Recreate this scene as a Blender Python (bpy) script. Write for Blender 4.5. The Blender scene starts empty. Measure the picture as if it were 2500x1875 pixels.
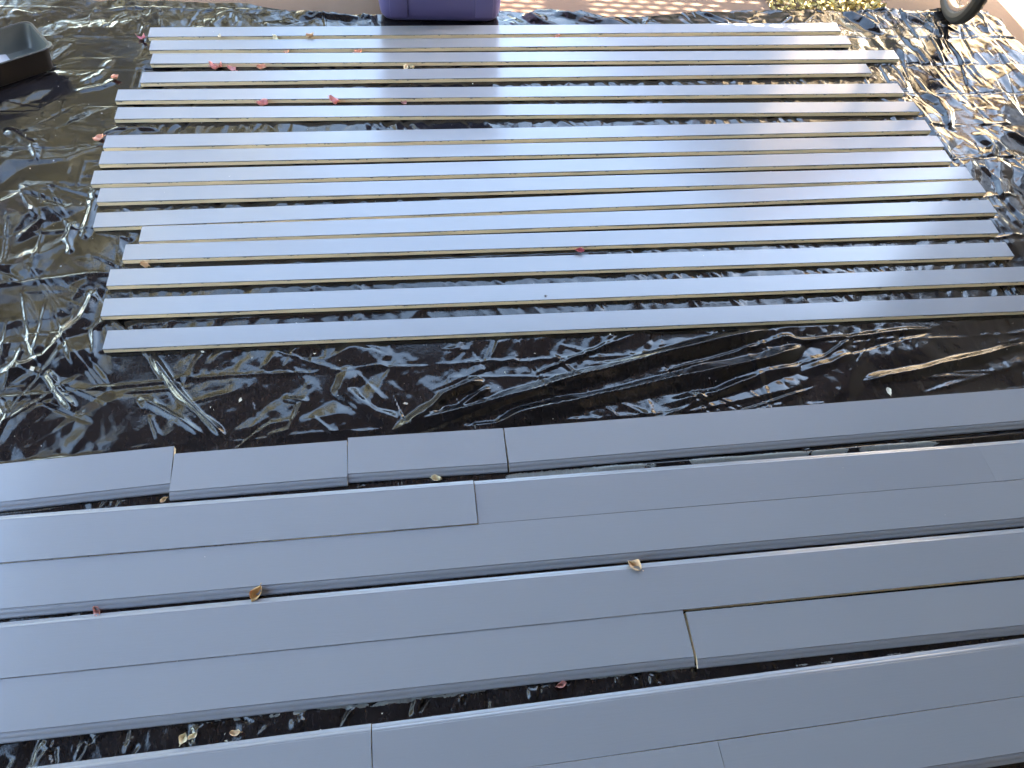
import bpy, bmesh, math, random
import numpy as np
from mathutils import Vector, Matrix

R = math.radians
S = bpy.context.scene
C = S.collection

# ------------------------------------------------------------------ camera
CAM_Z = 1.6175
cam_data = bpy.data.cameras.new("camera")
cam_data.sensor_width = 36.0
cam_data.lens = 1796.06 / 2500.0 * 36.0
cam_data.clip_start = 0.05
cam_data.clip_end = 600.0
cam = bpy.data.objects.new("camera", cam_data)
_r = Vector((0.99046255, -0.11961612, 0.06838071))
_u = Vector((0.06071431, 0.82442007, 0.56271247))
_f = Vector((0.12368391, 0.55319394, -0.82381961))
M3 = Matrix((_r, _u, -_f)).transposed()
cam.matrix_world = Matrix.Translation((0, 0, CAM_Z)) @ M3.to_4x4()
C.objects.link(cam)
S.camera = cam

# ------------------------------------------------------------------ light
SUN_EL, SUN_AZ = 22.0, -5.0            # azimuth measured from +X towards +Y
world = bpy.data.worlds.new("World")
S.world = world
world.use_nodes = True
wn = world.node_tree
bg = wn.nodes["Background"]
sky = wn.nodes.new("ShaderNodeTexSky")
sky.sky_type = 'NISHITA'
sky.sun_disc = False
sky.sun_elevation = R(SUN_EL)
sky.sun_rotation = R(90 - SUN_AZ)
sky.air_density = 1.0
sky.dust_density = 1.6
sky.ozone_density = 1.2
wb = wn.nodes.new("ShaderNodeMix"); wb.data_type = 'RGBA'; wb.blend_type = 'MULTIPLY'   # the phone's white balance for shade
wb.inputs[0].default_value = 1.0
wb.inputs[7].default_value = (1.14, 1.06, 0.955, 1)
wn.links.new(sky.outputs[0], wb.inputs[6])
wn.links.new(wb.outputs[2], bg.inputs[0])
bg.inputs[1].default_value = 0.092

sd = bpy.data.lights.new("sun", 'SUN')
sd.energy = 5.0
sd.angle = R(0.38)
sd.color = (1.0, 0.90, 0.75)
sun = bpy.data.objects.new("sun", sd)
sv = Vector((math.cos(R(SUN_EL)) * math.cos(R(SUN_AZ)), math.cos(R(SUN_EL)) * math.sin(R(SUN_AZ)), math.sin(R(SUN_EL))))
sun.rotation_euler = sv.to_track_quat('Z', 'Y').to_euler()
sun.location = (8, 0, 6)
C.objects.link(sun)

vs = S.view_settings
vs.view_transform = 'Standard'
vs.look = 'None'
vs.exposure = 5.24
vs.gamma = 1.0
vs.use_curve_mapping = False

# ------------------------------------------------------------------ helpers
def tag(o, label=None, cat=None, group=None, kind=None):
    if label: o["label"] = label
    if cat: o["category"] = cat
    if group: o["group"] = group
    if kind: o["kind"] = kind
    return o

def mesh_obj(name, verts, faces, mats, parent=None, fmat=None, smooth=None):
    me = bpy.data.meshes.new(name)
    me.from_pydata([tuple(v) for v in verts], [], faces)
    for m in (mats if isinstance(mats, (list, tuple)) else [mats]):
        me.materials.append(m)
    if fmat is not None:
        me.polygons.foreach_set("material_index", fmat)
    if smooth is not None:
        me.polygons.foreach_set("use_smooth", [True] * len(me.polygons))
        if smooth > 0:
            me.set_sharp_from_angle(angle=R(smooth))
    me.update()
    o = bpy.data.objects.new(name, me)
    C.objects.link(o)
    if parent is not None:
        o.parent = parent
    return o

def bm_obj(name, bm, mats, parent=None, smooth=None):
    me = bpy.data.meshes.new(name)
    bm.normal_update()
    bm.to_mesh(me)
    bm.free()
    for m in (mats if isinstance(mats, (list, tuple)) else [mats]):
        me.materials.append(m)
    if smooth is not None:
        me.polygons.foreach_set("use_smooth", [True] * len(me.polygons))
        if smooth > 0:
            me.set_sharp_from_angle(angle=R(smooth))
    o = bpy.data.objects.new(name, me)
    C.objects.link(o)
    if parent is not None:
        o.parent = parent
    return o

def empty(name, loc=(0, 0, 0), rot=(0, 0, 0)):
    o = bpy.data.objects.new(name, None)
    o.empty_display_size = 0.1
    o.location = loc
    o.rotation_euler = rot
    C.objects.link(o)
    return o

def add_box(bm, x0, x1, y0, y1, z0, z1, bevel=0.0, mtx=None):
    vs_ = [bm.verts.new((x, y, z)) for z in (z0, z1) for y in (y0, y1) for x in (x0, x1)]
    f = [(0, 2, 3, 1), (4, 5, 7, 6), (0, 1, 5, 4), (2, 6, 7, 3), (0, 4, 6, 2), (1, 3, 7, 5)]
    fs = [bm.faces.new([vs_[i] for i in q]) for q in f]
    if bevel > 0:
        es = set(e for q in fs for e in q.edges)
        r = bmesh.ops.bevel(bm, geom=list(es), offset=bevel, segments=2, profile=0.6, affect='EDGES')
        vs_ = list(set(v for v in r['verts']) | set(v for v in vs_ if v.is_valid))
    if mtx is not None:
        bmesh.ops.transform(bm, matrix=mtx, verts=[v for v in vs_ if v.is_valid])

def add_tube(bm, p0, p1, r0, r1=None, n=10, caps=True):
    r1 = r0 if r1 is None else r1
    p0, p1 = Vector(p0), Vector(p1)
    d = (p1 - p0).normalized()
    a = d.orthogonal().normalized()
    b = d.cross(a)
    A = [bm.verts.new(p0 + r0 * (math.cos(2 * math.pi * i / n) * a + math.sin(2 * math.pi * i / n) * b)) for i in range(n)]
    B = [bm.verts.new(p1 + r1 * (math.cos(2 * math.pi * i / n) * a + math.sin(2 * math.pi * i / n) * b)) for i in range(n)]
    for i in range(n):
        bm.faces.new((A[i], A[(i + 1) % n], B[(i + 1) % n], B[i]))
    if caps:
        bm.faces.new(A[::-1]); bm.faces.new(B)

def add_torus(bm, c, Rm, prof, n=72):
    """prof: list of (radial, axial) offsets; ring in local XZ plane, axis Y."""
    rings = []
    for i in range(n):
        a = 2 * math.pi * i / n
        rings.append([bm.verts.new((c[0] + (Rm + pr) * math.cos(a), c[1] + pa, c[2] + (Rm + pr) * math.sin(a))) for pr, pa in prof])
    m = len(prof)
    for i in range(n):
        A, B = rings[i], rings[(i + 1) % n]
        for j in range(m):
            bm.faces.new((A[j], A[(j + 1) % m], B[(j + 1) % m], B[j]))

# ------------------------------------------------------------------ materials
def nmat(name):
    m = bpy.data.materials.new(name)
    m.use_nodes = True
    nt = m.node_tree
    return m, nt, nt.nodes["Principled BSDF"]

def N(nt, t, **kw):
    n = nt.nodes.new(t)
    for k, v in kw.items():
        setattr(n, k, v)
    return n

def noise(nt, vec, scale, detail=4, rough=0.55, dist=0.0):
    n = N(nt, "ShaderNodeTexNoise")
    n.inputs["Scale"].default_value = scale
    n.inputs["Detail"].default_value = detail
    n.inputs["Roughness"].default_value = rough
    n.inputs["Distortion"].default_value = dist
    if vec is not None:
        nt.links.new(vec, n.inputs["Vector"])
    return n.outputs["Fac"]

def ramp(nt, fac, stops):
    r = N(nt, "ShaderNodeValToRGB")
    el = r.color_ramp.elements
    while len(el) < len(stops): el.new(0.5)
    for e, (p, c) in zip(el, stops):
        e.position = p
        e.color = (c[0], c[1], c[2], 1) if isinstance(c, (tuple, list)) else (c, c, c, 1)
    nt.links.new(fac, r.inputs[0])
    return r.outputs[0]

def mixc(nt, fac, a, b):
    m = N(nt, "ShaderNodeMix", data_type='RGBA')
    for sock, v in ((m.inputs[0], fac), (m.inputs[6], a), (m.inputs[7], b)):
        if isinstance(v, (int, float)): sock.default_value = v
        elif isinstance(v, (tuple, list)): sock.default_value = (v[0], v[1], v[2], 1)
        else: nt.links.new(v, sock)
    return m.outputs[2]

def mth(nt, op, a, b=None, clamp=False):
    m = N(nt, "ShaderNodeMath", operation=op)
    m.use_clamp = clamp
    for i, v in enumerate((a, b)):
        if v is None: continue
        if isinstance(v, (int, float)): m.inputs[i].default_value = v
        else: nt.links.new(v, m.inputs[i])
    return m.outputs[0]

def mapping(nt, scale=(1, 1, 1), coord="Object"):
    tc = N(nt, "ShaderNodeTexCoord")
    mp = N(nt, "ShaderNodeMapping")
    mp.inputs["Scale"].default_value = scale
    nt.links.new(tc.outputs[coord], mp.inputs["Vector"])
    return mp.outputs[0]

def bump(nt, bsdf, h, strength, dist, normal=None):
    b = N(nt, "ShaderNodeBump")
    b.inputs["Strength"].default_value = strength
    b.inputs["Distance"].default_value = dist
    nt.links.new(h, b.inputs["Height"])
    if normal is not None: nt.links.new(normal, b.inputs["Normal"])
    if bsdf is not None: nt.links.new(b.outputs[0], bsdf.inputs["Normal"])
    return b.outputs[0]

PAINT = (0.242, 0.260, 0.304)
def paint_nodes(nt, b):
    v = mapping(nt, (1, 1, 1))
    oi = N(nt, "ShaderNodeObjectInfo")
    big = noise(nt, v, 2.3, 3, 0.5)
    vs_ = mapping(nt, (6, 90, 90))
    brush = noise(nt, vs_, 3.0, 4, 0.6)
    base = mixc(nt, big, (PAINT[0] * .95, PAINT[1] * .97, PAINT[2] * .98), (PAINT[0] * 1.05, PAINT[1] * 1.03, PAINT[2] * 1.02))
    base = mixc(nt, mth(nt, 'MULTIPLY', oi.outputs["Random"], 0.5), base, (0.212, 0.226, 0.268))
    spk = noise(nt, v, 420, 2, 0.5)
    spk = ramp(nt, spk, [(0.74, 0.0), (0.78, 1.0)])
    base = mixc(nt, mth(nt, 'MULTIPLY', spk, 0.35), base, (0.42, 0.43, 0.45))
    rg = ramp(nt, big, [(0.3, 0.15), (0.7, 0.21)])
    nt.links.new(rg, b.inputs["Roughness"])
    b.inputs["IOR"].default_value = 1.52
    peel = noise(nt, v, 260, 3, 0.5)
    n1 = bump(nt, None, brush, 0.10, 0.002)
    bump(nt, b, peel, 0.06, 0.001, n1)
    return base

mPaint, nt, b = nmat("grey_satin_paint")
nt.links.new(paint_nodes(nt, b), b.inputs["Base Color"])

# raw board edge with an irregular skin of dried paint running over from the top
mEdge, nt, b = nmat("raw_board_edge")
v = mapping(nt, (1, 1, 1))
sep = N(nt, "ShaderNodeSeparateXYZ"); nt.links.new(v, sep.inputs[0])
oi = N(nt, "ShaderNodeObjectInfo")
off = N(nt, "ShaderNodeVectorMath", operation='ADD')
nt.links.new(v, off.inputs[0])
cmb = N(nt, "ShaderNodeCombineXYZ"); nt.links.new(mth(nt, 'MULTIPLY', oi.outputs["Random"], 57.0), cmb.inputs[0])
nt.links.new(cmb.outputs[0], off.inputs[1])
n_lo = noise(nt, off.outputs[0], 5.0, 2, 0.5)
n_hi = noise(nt, off.outputs[0], 55.0, 3, 0.65)
drip = mth(nt, 'ADD', mth(nt, 'MULTIPLY', mth(nt, 'SUBTRACT', n_lo, 0.42, True), 0.013), mth(nt, 'MULTIPLY', mth(nt, 'SUBTRACT', n_hi, 0.56, True), 0.020))
drip = mth(nt, 'ADD', drip, 0.0020)
lim = mth(nt, 'SUBTRACT', 0.0155, drip)
msk = mth(nt, 'GREATER_THAN', sep.outputs[2], lim)
grain = noise(nt, mapping(nt, (8, 60, 400)), 3.0, 4, 0.6)
raw = mixc(nt, grain, (0.80, 0.64, 0.42), (0.90, 0.77, 0.56))
col = mixc(nt, msk, raw, (0.155, 0.155, 0.155))
nt.links.new(col, b.inputs["Base Color"])
nt.links.new(mth(nt, 'SUBTRACT', 0.62, mth(nt, 'MULTIPLY', msk, 0.28)), b.inputs["Roughness"])
bump(nt, b, mth(nt, 'ADD', mth(nt, 'MULTIPLY', msk, 1.0), mth(nt, 'MULTIPLY', grain, 0.3)), 0.5, 0.0006)

# black plastic sheeting
mTarp, nt, b = nmat("black_plastic_sheeting")
v = mapping(nt, (1, 1, 1))
att = N(nt, "ShaderNodeAttribute"); att.attribute_name = "smear"; att.attribute_type = 'GEOMETRY'
dust = noise(nt, v, 2.2, 5, 0.62)
dust = ramp(nt, dust, [(0.42, 0.0), (0.72, 1.0)])
scuff = noise(nt, mapping(nt, (90, 30, 30)), 2.0, 5, 0.7, 0.8)
scuff = ramp(nt, scuff, [(0.52, 0.0), (0.70, 1.0)])
ds = mth(nt, 'MULTIPLY', mth(nt, 'ADD', mth(nt, 'MULTIPLY', dust, 0.55), 0.25), mth(nt, 'ADD', mth(nt, 'MULTIPLY', scuff, 0.75), 0.25))
fleck = N(nt, "ShaderNodeTexVoronoi"); fleck.inputs["Scale"].default_value = 38
nt.links.new(v, fleck.inputs["Vector"])
fl = mth(nt, 'LESS_THAN', fleck.outputs["Distance"], 0.055)
fl = mth(nt, 'MULTIPLY', fl, mth(nt, 'GREATER_THAN', noise(nt, v, 9, 2), 0.60))
base = mixc(nt, ds, (0.0050, 0.0046, 0.0065), (0.042, 0.038, 0.038))
base = mixc(nt, mth(nt, 'MULTIPLY', fl, 0.7), base, (0.45, 0.43, 0.40))
drp = N(nt, "ShaderNodeTexVoronoi"); drp.inputs["Scale"].default_value = 17
nt.links.new(v, drp.inputs["Vector"])
dr = mth(nt, 'LESS_THAN', mth(nt, 'ADD', drp.outputs["Distance"], mth(nt, 'MULTIPLY', noise(nt, v, 150, 2), 0.05)), 0.075)
dr = mth(nt, 'MULTIPLY', dr, mth(nt, 'GREATER_THAN', noise(nt, v, 5, 2), 0.57))
base = mixc(nt, mth(nt, 'MULTIPLY', dr, 0.85), base, (0.20, 0.215, 0.235))
sm_n = noise(nt, v, 70, 5, 0.7, 1.0)
smf = mth(nt, 'GREATER_THAN', mth(nt, 'ADD', att.outputs["Fac"], mth(nt, 'MULTIPLY', sm_n, 0.9)), 1.0)
base = mixc(nt, mth(nt, 'MULTIPLY', smf, 0.85), base, (0.21, 0.225, 0.225))
nt.links.new(base, b.inputs["Base Color"])
rgh = mth(nt, 'ADD', 0.055, mth(nt, 'MULTIPLY', ds, 0.19))
rgh = mth(nt, 'ADD', rgh, mth(nt, 'MULTIPLY', smf, 0.2))
nt.links.new(rgh, b.inputs["Roughness"])
b.inputs["IOR"].default_value = 1.44
b.inputs["Coat Weight"].default_value = 0.0
fine = noise(nt, v, 110, 6, 0.62, 0.0)
fine2 = noise(nt, v, 190, 3, 0.6, 0.5)
n1 = bump(nt, None, fine, 0.16, 0.0016)
bump(nt, b, fine2, 0.25, 0.0007, n1)

def simple(name, col, rough=0.5, var=0.12, scale=30, metal=0.0, ior=1.5, bmp=0.0, bscale=60, bdist=0.002):
    m, nt, b = nmat(name)
    v = mapping(nt)
    n = noise(nt, v, scale, 4, 0.6)
    lo = tuple(c * (1 - var) for c in col); hi = tuple(min(1, c * (1 + var)) for c in col)
    nt.links.new(mixc(nt, n, lo, hi), b.inputs["Base Color"])
    b.inputs["Roughness"].default_value = rough
    b.inputs["Metallic"].default_value = metal
    b.inputs["IOR"].default_value = ior
    if bmp > 0:
        bump(nt, b, noise(nt, v, bscale, 5, 0.6), bmp, bdist)
    return m

# patio concrete: pinkish tan with stains
mConc, nt, b = nmat("tan_patio_concrete")
v = mapping(nt)
n1 = noise(nt, v, 1.6, 5, 0.6); n2 = noise(nt, v, 45, 5, 0.65); n3 = noise(nt, v, 400, 2, 0.5)
c1 = mixc(nt, n1, (0.125, 0.066, 0.036), (0.165, 0.098, 0.058))
c1 = mixc(nt, mth(nt, 'MULTIPLY', n2, 0.35), c1, (0.08, 0.05, 0.038))
nt.links.new(c1, b.inputs["Base Color"]); b.inputs["Roughness"].default_value = 0.85
bump(nt, b, mth(nt, 'ADD', n2, mth(nt, 'MULTIPLY', n3, 0.4)), 0.35, 0.003)

mSoil = simple("dark_soil", (0.09, 0.06, 0.035), 0.95, 0.4, 25, bmp=0.8, bdist=0.01)
mGround = simple("dry_lawn_ground", (0.16, 0.15, 0.08), 0.95, 0.35, 3, bmp=0.5, bdist=0.01)
mStucco = simple("sunlit_tan_stucco", (0.23, 0.175, 0.10), 0.9, 0.08, 8, bmp=0.4)
mHouse = simple("pale_house_stucco", (0.36, 0.31, 0.27), 0.9, 0.1, 6, bmp=0.4)
mRoof = simple("blue_grey_shade_cover_boards", (0.30, 0.32, 0.375), 0.7, 0.06, 5)  # blue tint of the unseen cover cools the bounce onto the near boards
mScreen = simple("dark_bronze_metal", (0.10, 0.08, 0.06), 0.5, 0.1, 20)
mPurple = simple("purple_plastic", (0.085, 0.075, 0.195), 0.33, 0.06, 6, bmp=0.08, bscale=300, bdist=0.0006)
mLid = simple("dark_grey_plastic", (0.07, 0.07, 0.08), 0.45, 0.1, 10)
mBlackPl = simple("black_tray_plastic", (0.012, 0.010, 0.009), 0.55, 0.2, 20)
mTrayPaint = simple("pale_blue_grey_paint", (0.072, 0.078, 0.074), 0.35, 0.12, 14, bmp=0.25, bscale=25, bdist=0.002)
mTyre = simple("black_tyre_rubber", (0.028, 0.026, 0.024), 0.62, 0.2, 40, bmp=0.3, bscale=200)
mRim = simple("brushed_alloy", (0.68, 0.67, 0.65), 0.25, 0.05, 10, metal=1.0)
mFrame = simple("dark_green_bike_paint", (0.02, 0.06, 0.04), 0.3, 0.05, 10)
mBark = simple("tree_bark", (0.10, 0.07, 0.045), 0.95, 0.3, 15, bmp=0.8, bdist=0.01)

def leafmat(name, c0, c1, rough=0.6, trans=0.0):
    m, nt, b = nmat(name)
    oi = N(nt, "ShaderNodeObjectInfo")
    v = mapping(nt)
    n = noise(nt, v, 14 if trans == 0 else 120, 3, 0.6)
    nt.links.new(mixc(nt, n, c0, c1), b.inputs["Base Color"])
    b.inputs["Roughness"].default_value = rough
    if trans > 0:
        b.inputs["Subsurface Weight"].default_value = trans
        b.inputs["Subsurface Radius"].default_value = (0.01, 0.004, 0.003)
        b.inputs["Subsurface Scale"].default_value = 0.3
    return m
mLeafTree = leafmat("olive_tree_leaves", (0.035, 0.04, 0.012), (0.09, 0.085, 0.03))
mLitter = leafmat("yellow_leaf_litter", (0.28, 0.20, 0.045), (0.48, 0.40, 0.15))
mPet = {
    'pink': leafmat("pink_dry_bract", (0.46, 0.18, 0.19), (0.62, 0.32, 0.31), 0.6, 0.15),
    'deep': leafmat("deep_pink_dry_bract", (0.36, 0.08, 0.12), (0.52, 0.16, 0.20), 0.55, 0.15),
    'rose': leafmat("dusky_rose_dry_bract", (0.34, 0.15, 0.14), (0.50, 0.26, 0.24), 0.6, 0.15),
    'orange': leafmat("salmon_dry_bract", (0.58, 0.28, 0.20), (0.74, 0.44, 0.33), 0.6, 0.15),
    'tan': leafmat("tan_dry_leaf", (0.50, 0.34, 0.20), (0.68, 0.50, 0.33), 0.65, 0.1),
    'cream': leafmat("cream_dry_leaf", (0.62, 0.52, 0.34), (0.78, 0.70, 0.52), 0.65, 0.1),
    'brown': leafmat("golden_brown_dry_leaf", (0.34, 0.19, 0.07), (0.56, 0.36, 0.15), 0.6, 0.1),
    'white': leafmat("white_dry_flake", (0.60, 0.56, 0.48), (0.80, 0.76, 0.68), 0.65, 0.1),
}
mFly = simple("black_insect", (0.01, 0.01, 0.012), 0.35)

# ------------------------------------------------------------------ setting
def sheet(name, x0, x1, y0, y1, z0, z1, mat, label=None):
    bm = bmesh.new(); add_box(bm, x0, x1, y0, y1, z0, z1)
    o = bm_obj(name, bm, mat)
    o["kind"] = "structure"
    return o

sheet("ground", -120, 120, -120, 160, -0.30, -0.085, mGround)
sheet("patio", -6.0, 1.600, -4.0, 6.0, -0.09, -0.016, mConc)
sheet("patio", 1.601, 2.128, -4.0, 2.925, -0.09, -0.016, mConc)
sheet("path", 2.129, 6.0, -4.0, 6.0, -0.09, -0.014, mConc)
sheet("planting_bed", 1.602, 2.127, 2.926, 6.0, -0.09, -0.030, mSoil)

# unseen cover and house wall, added to block sun and darken reflections
def covered():
    root = empty("shade_cover", (0, 0, 0))
    tag(root, "unseen grey boarded patio cover, added to shade the work area", "patio cover")
    bm = bmesh.new(); add_box(bm, -2.45, 3.44, -2.6, 3.10, 2.64, 2.70)
    bm_obj("roof", bm, mRoof, root)
    for i in range(8):
        x = -2.40 + i * 0.80
        bm = bmesh.new(); add_box(bm, x, x + .045, -2.55, 3.05, 2.50, 2.638)
        bm_obj("rafter", bm, mRoof, root)
    bm = bmesh.new(); add_box(bm, -2.45, 3.40, 3.052, 3.10, 2.48, 2.638)
    bm_obj("fascia", bm, mRoof, root)
    for x in (-2.44,):
        bm = bmesh.new(); add_box(bm, x, x + .1, 2.95, 3.05, 0.0, 2.50)
        bm_obj("post", bm, mRoof, root)
covered()

root = empty("house", (0, -2.7, 0))
tag(root, "unseen pale stucco house wall with a glass door, added to enclose and darken the patio", "house")
bm = bmesh.new()
add_box(bm, -7, -1.2, -0.2, 0, -.05, 3.3); add_box(bm, 1.2, 3.6, -0.2, 0, -.05, 3.3); add_box(bm, -1.2, 1.2, -0.2, 0, 2.1, 3.3)
bm_obj("wall", bm, mHouse, root)
bm = bmesh.new(); add_box(bm, -1.19, 1.19, -0.14, -0.1, 0.0, 2.09)
bm_obj("glass_door", bm, simple("dark_door_glass", (0.02, 0.025, 0.03), 0.06), root)

o = sheet("sun_block_wall", 3.30, 3.46, -2.6, 2.59, -0.05, 2.635, mHouse)  # added out of view to keep the sun off the boards
del o["kind"]; tag(o, "unseen solid stucco wall added on the right to shade the boards", "wall")

# unseen perforated screen, added and shaped to throw the rows of oval light spots
def screen():
    root = empty("light_spot_screen", (3.33, 2.60, 0))
    tag(root, "unseen dark perforated metal screen added at the right to throw oval light spots", "screen")
    px, pz, rh = 0.0400, 0.0315, 0.0090
    vsx, fs = [], []
    ny, nz = 13, 43
    z0 = 0.44
    for j in range(nz):
        for i in range(ny):
            cx = (i + 0.5) * px
            cz = z0 + (j + 0.5) * pz
            sh = 0.5 * pz * (i % 2)
            b0 = len(vsx)
            cz += sh
            # octagon hole in a square cell, cell seen as 8 outer points
            for k in range(8):
                a = math.pi / 8 + k * math.pi / 4
                vsx.append((0, cx + rh * math.cos(a), cz + rh * 1.0 * math.sin(a)))
            hx, hz = px / 2, pz / 2
            for (sx, sz) in ((1, .414), (.414, 1), (-.414, 1), (-1, .414), (-1, -.414), (-.414, -1), (.414, -1), (1, -.414)):
                vsx.append((0, cx + hx * sx, cz + hz * sz))
            for k in range(8):
                k2 = (k + 1) % 8
                fs.append((b0 + k, b0 + k2, b0 + 8 + k2, b0 + 8 + k))
            for (sx, sz, k) in ((1, 1, 0), (-1, 1, 2), (-1, -1, 4), (1, -1, 6)):
                vsx.append((0, cx + hx * sx, cz + hz * sz))
                fs.append((b0 + 8 + k, b0 + 8 + (k + 1) % 8, len(vsx) - 1))
    o = mesh_obj("perforated_sheet", vsx, fs, mScreen, root)
    md = o.modifiers.new("thick", 'SOLIDIFY'); md.thickness = 0.0015
    W = ny * px
    for (y0, y1, za, zb) in ((0, W, 0.24, 0.455), (0, W, z0 + nz * pz + .001, 2.60), (W + .001, W + .05, -.01, 2.60)):
        bm = bmesh.new(); add_box(bm, -0.02, 0.02, y0, y1, za, zb)
        bm_obj("post" if za < 0 else "rail" if zb < 1 else "solid_panel", bm, mScreen, root)
screen()

# sunlit building beyond the patio (seen in the gloss of sheeting and boards)
def far_house():
    root = empty("neighbour_house", (3.5, 5.8, 0), (0, 0, R(20)))
    tag(root, "sunlit tan stucco building beyond the patio on the right", "house")
    bm = bmesh.new(); add_box(bm, 0, 7, 0, 3, -.05, 3.4)
    bm_obj("wall", bm, mStucco, root)
    bm = bmesh.new(); add_box(bm, -.3, 7.3, -.4, 3.3, 3.401, 3.52)
    bm_obj("roof", bm, simple("brown_roof", (0.2, 0.12, 0.08), 0.9), root)
    for x in (1.2, 4.2):
        bm = bmesh.new(); add_box(bm, x, x + 1.0, -0.03, 0.02, 1.0, 2.0)
        f = bm_obj("window", bm, simple("white_window_frame", (0.7, 0.7, 0.68), 0.5), root)
        bm = bmesh.new(); add_box(bm, x + .06, x + .94, -0.036, -0.031, 1.06, 1.94)
        bm_obj("pane", bm, simple("window_glass", (0.03, 0.035, 0.04), 0.05), f)
far_house()

def tree(x, y, h, r, seed, label, n=2600):
    rnd = np.random.RandomState(seed)
    root = empty("garden_tree", (x, y, -0.08))
    tag(root, label, "tree", "trees beyond the patio")
    bm = bmesh.new()
    add_tube(bm, (0, 0, 0), (.05, 0, h * .45), .11, .07, 8)
    for k in range(6):
        a = k * 1.05 + seed
        add_tube(bm, (.05, 0, h * (.3 + .03 * k)), (math.cos(a) * r * .7, math.sin(a) * r * .7, h * (.6 + .05 * (k % 3))), .05, .015, 6)
    bm_obj("trunk", bm, mBark, root, smooth=40)
    cl = rnd.normal(size=(26, 3)); cl /= np.linalg.norm(cl, axis=1)[:, None]
    cl *= (rnd.rand(26, 1) ** .4) * np.array([r, r, h * .42]); cl += np.array([0, 0, h * .58])
    ci = rnd.randint(0, 26, n)
    P = cl[ci] + rnd.normal(size=(n, 3)) * r * .23
    P[:, 2] = np.maximum(P[:, 2], .15)
    A = rnd.normal(size=(n, 3)); A /= np.linalg.norm(A, axis=1)[:, None]
    B = np.cross(A, rnd.normal(size=(n, 3))); B /= np.linalg.norm(B, axis=1)[:, None]
    s = (.05 + .07 * rnd.rand(n, 1))
    V = np.stack([P - A * s, P + B * s * .5, P + A * s, P - B * s * .5], 1).reshape(-1, 3)
    F = [(4 * i, 4 * i + 1, 4 * i + 2, 4 * i + 3) for i in range(n)]
    mesh_obj("crown", V, F, mLeafTree, root)
tree(-3.9, 5.2, 5.0, 1.9, 1, "tall dense olive-green tree beyond the patio, farthest left", 7000)
tree(-2.3, 6.8, 4.4, 1.6, 2, "bushy tree beyond the patio behind the black paint tray", 5000)
tree(-0.9, 7.6, 2.3, 1.2, 3, "rounded tree beyond the patio behind the purple bin")
tree(2.2, 7.8, 2.3, 1.1, 4, "tree standing beside the tan stucco building")
tree(-5.6, 2.4, 4.4, 1.9, 5, "broad tree at the open left side of the patio", 6000)
tree(-6.4, -0.6, 3.0, 1.6, 6, "dark tree at the left, nearest to the house wall")

# ------------------------------------------------------------------ boards
BOARD_T = 0.0155
BOARD_Z = 0.0020
rects = []    # footprints for the sheeting: cx, cy, angle, half length, half width

def frame_mtx(xl, yl, xr, yr):
    d = Vector((xr - xl, yr - yl, 0)); L = d.length
    return L, math.atan2(d.y, d.x)

TW = 0.0625
def trim(i, xl, yl, xr, yr, label, dz=0.0):
    """narrow square-edged board, centre line from left end to right end"""
    L, a = frame_mtx(xl, yl, xr, yr)
    w = TW / 2; t = BOARD_T; e = 0.0007; rr = random.Random(i)
    sk0, sk1 = rr.uniform(-.0006, .0006), rr.uniform(-.0006, .0006)
    prof = [(-w, 0), (w, 0), (w, t - e), (w - e, t), (-w + e, t), (-w, t - e)]
    seg = 12
    V = []
    for k in range(seg + 1):
        x = L * k / seg
        bow = 0.0007 * math.sin(math.pi * k / seg + rr.random() * .1) * (1 if i % 2 else -1)
        for (y, z) in prof:
            sk = (sk0 if k == 0 else sk1 if k == seg else 0) * y / w
            V.append((x + sk, y + bow, z))
    F, FM = [], []
    m = len(prof)
    for k in range(seg):
        for j in range(m):
            a0, a1 = k * m + j, k * m + (j + 1) % m
            F.append((a0, a1, a1 + m, a0 + m)); FM.append(0 if j in (2, 3, 4) else 1)
    F.append(tuple(range(m - 1, -1, -1))); FM.append(1)
    F.append(tuple(seg * m + j for j in range(m))); FM.append(1)
    o = mesh_obj("trim_board", V, F, [mPaint, mEdge], fmat=FM)
    bmesh_fix(o)
    o.location = (xl, yl, BOARD_Z + dz); o.rotation_euler = (0, 0, a)
    tag(o, label, "board", "narrow grey boards laid out to dry")
    rects.append(((xl + xr) / 2, (yl + yr) / 2, a, L / 2, TW / 2))
    return o

def bmesh_fix(o):
    bm = bmesh.new(); bm.from_mesh(o.data)
    bmesh.ops.recalc_face_normals(bm, faces=bm.faces[:])
    bm.to_mesh(o.data); bm.free()

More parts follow.
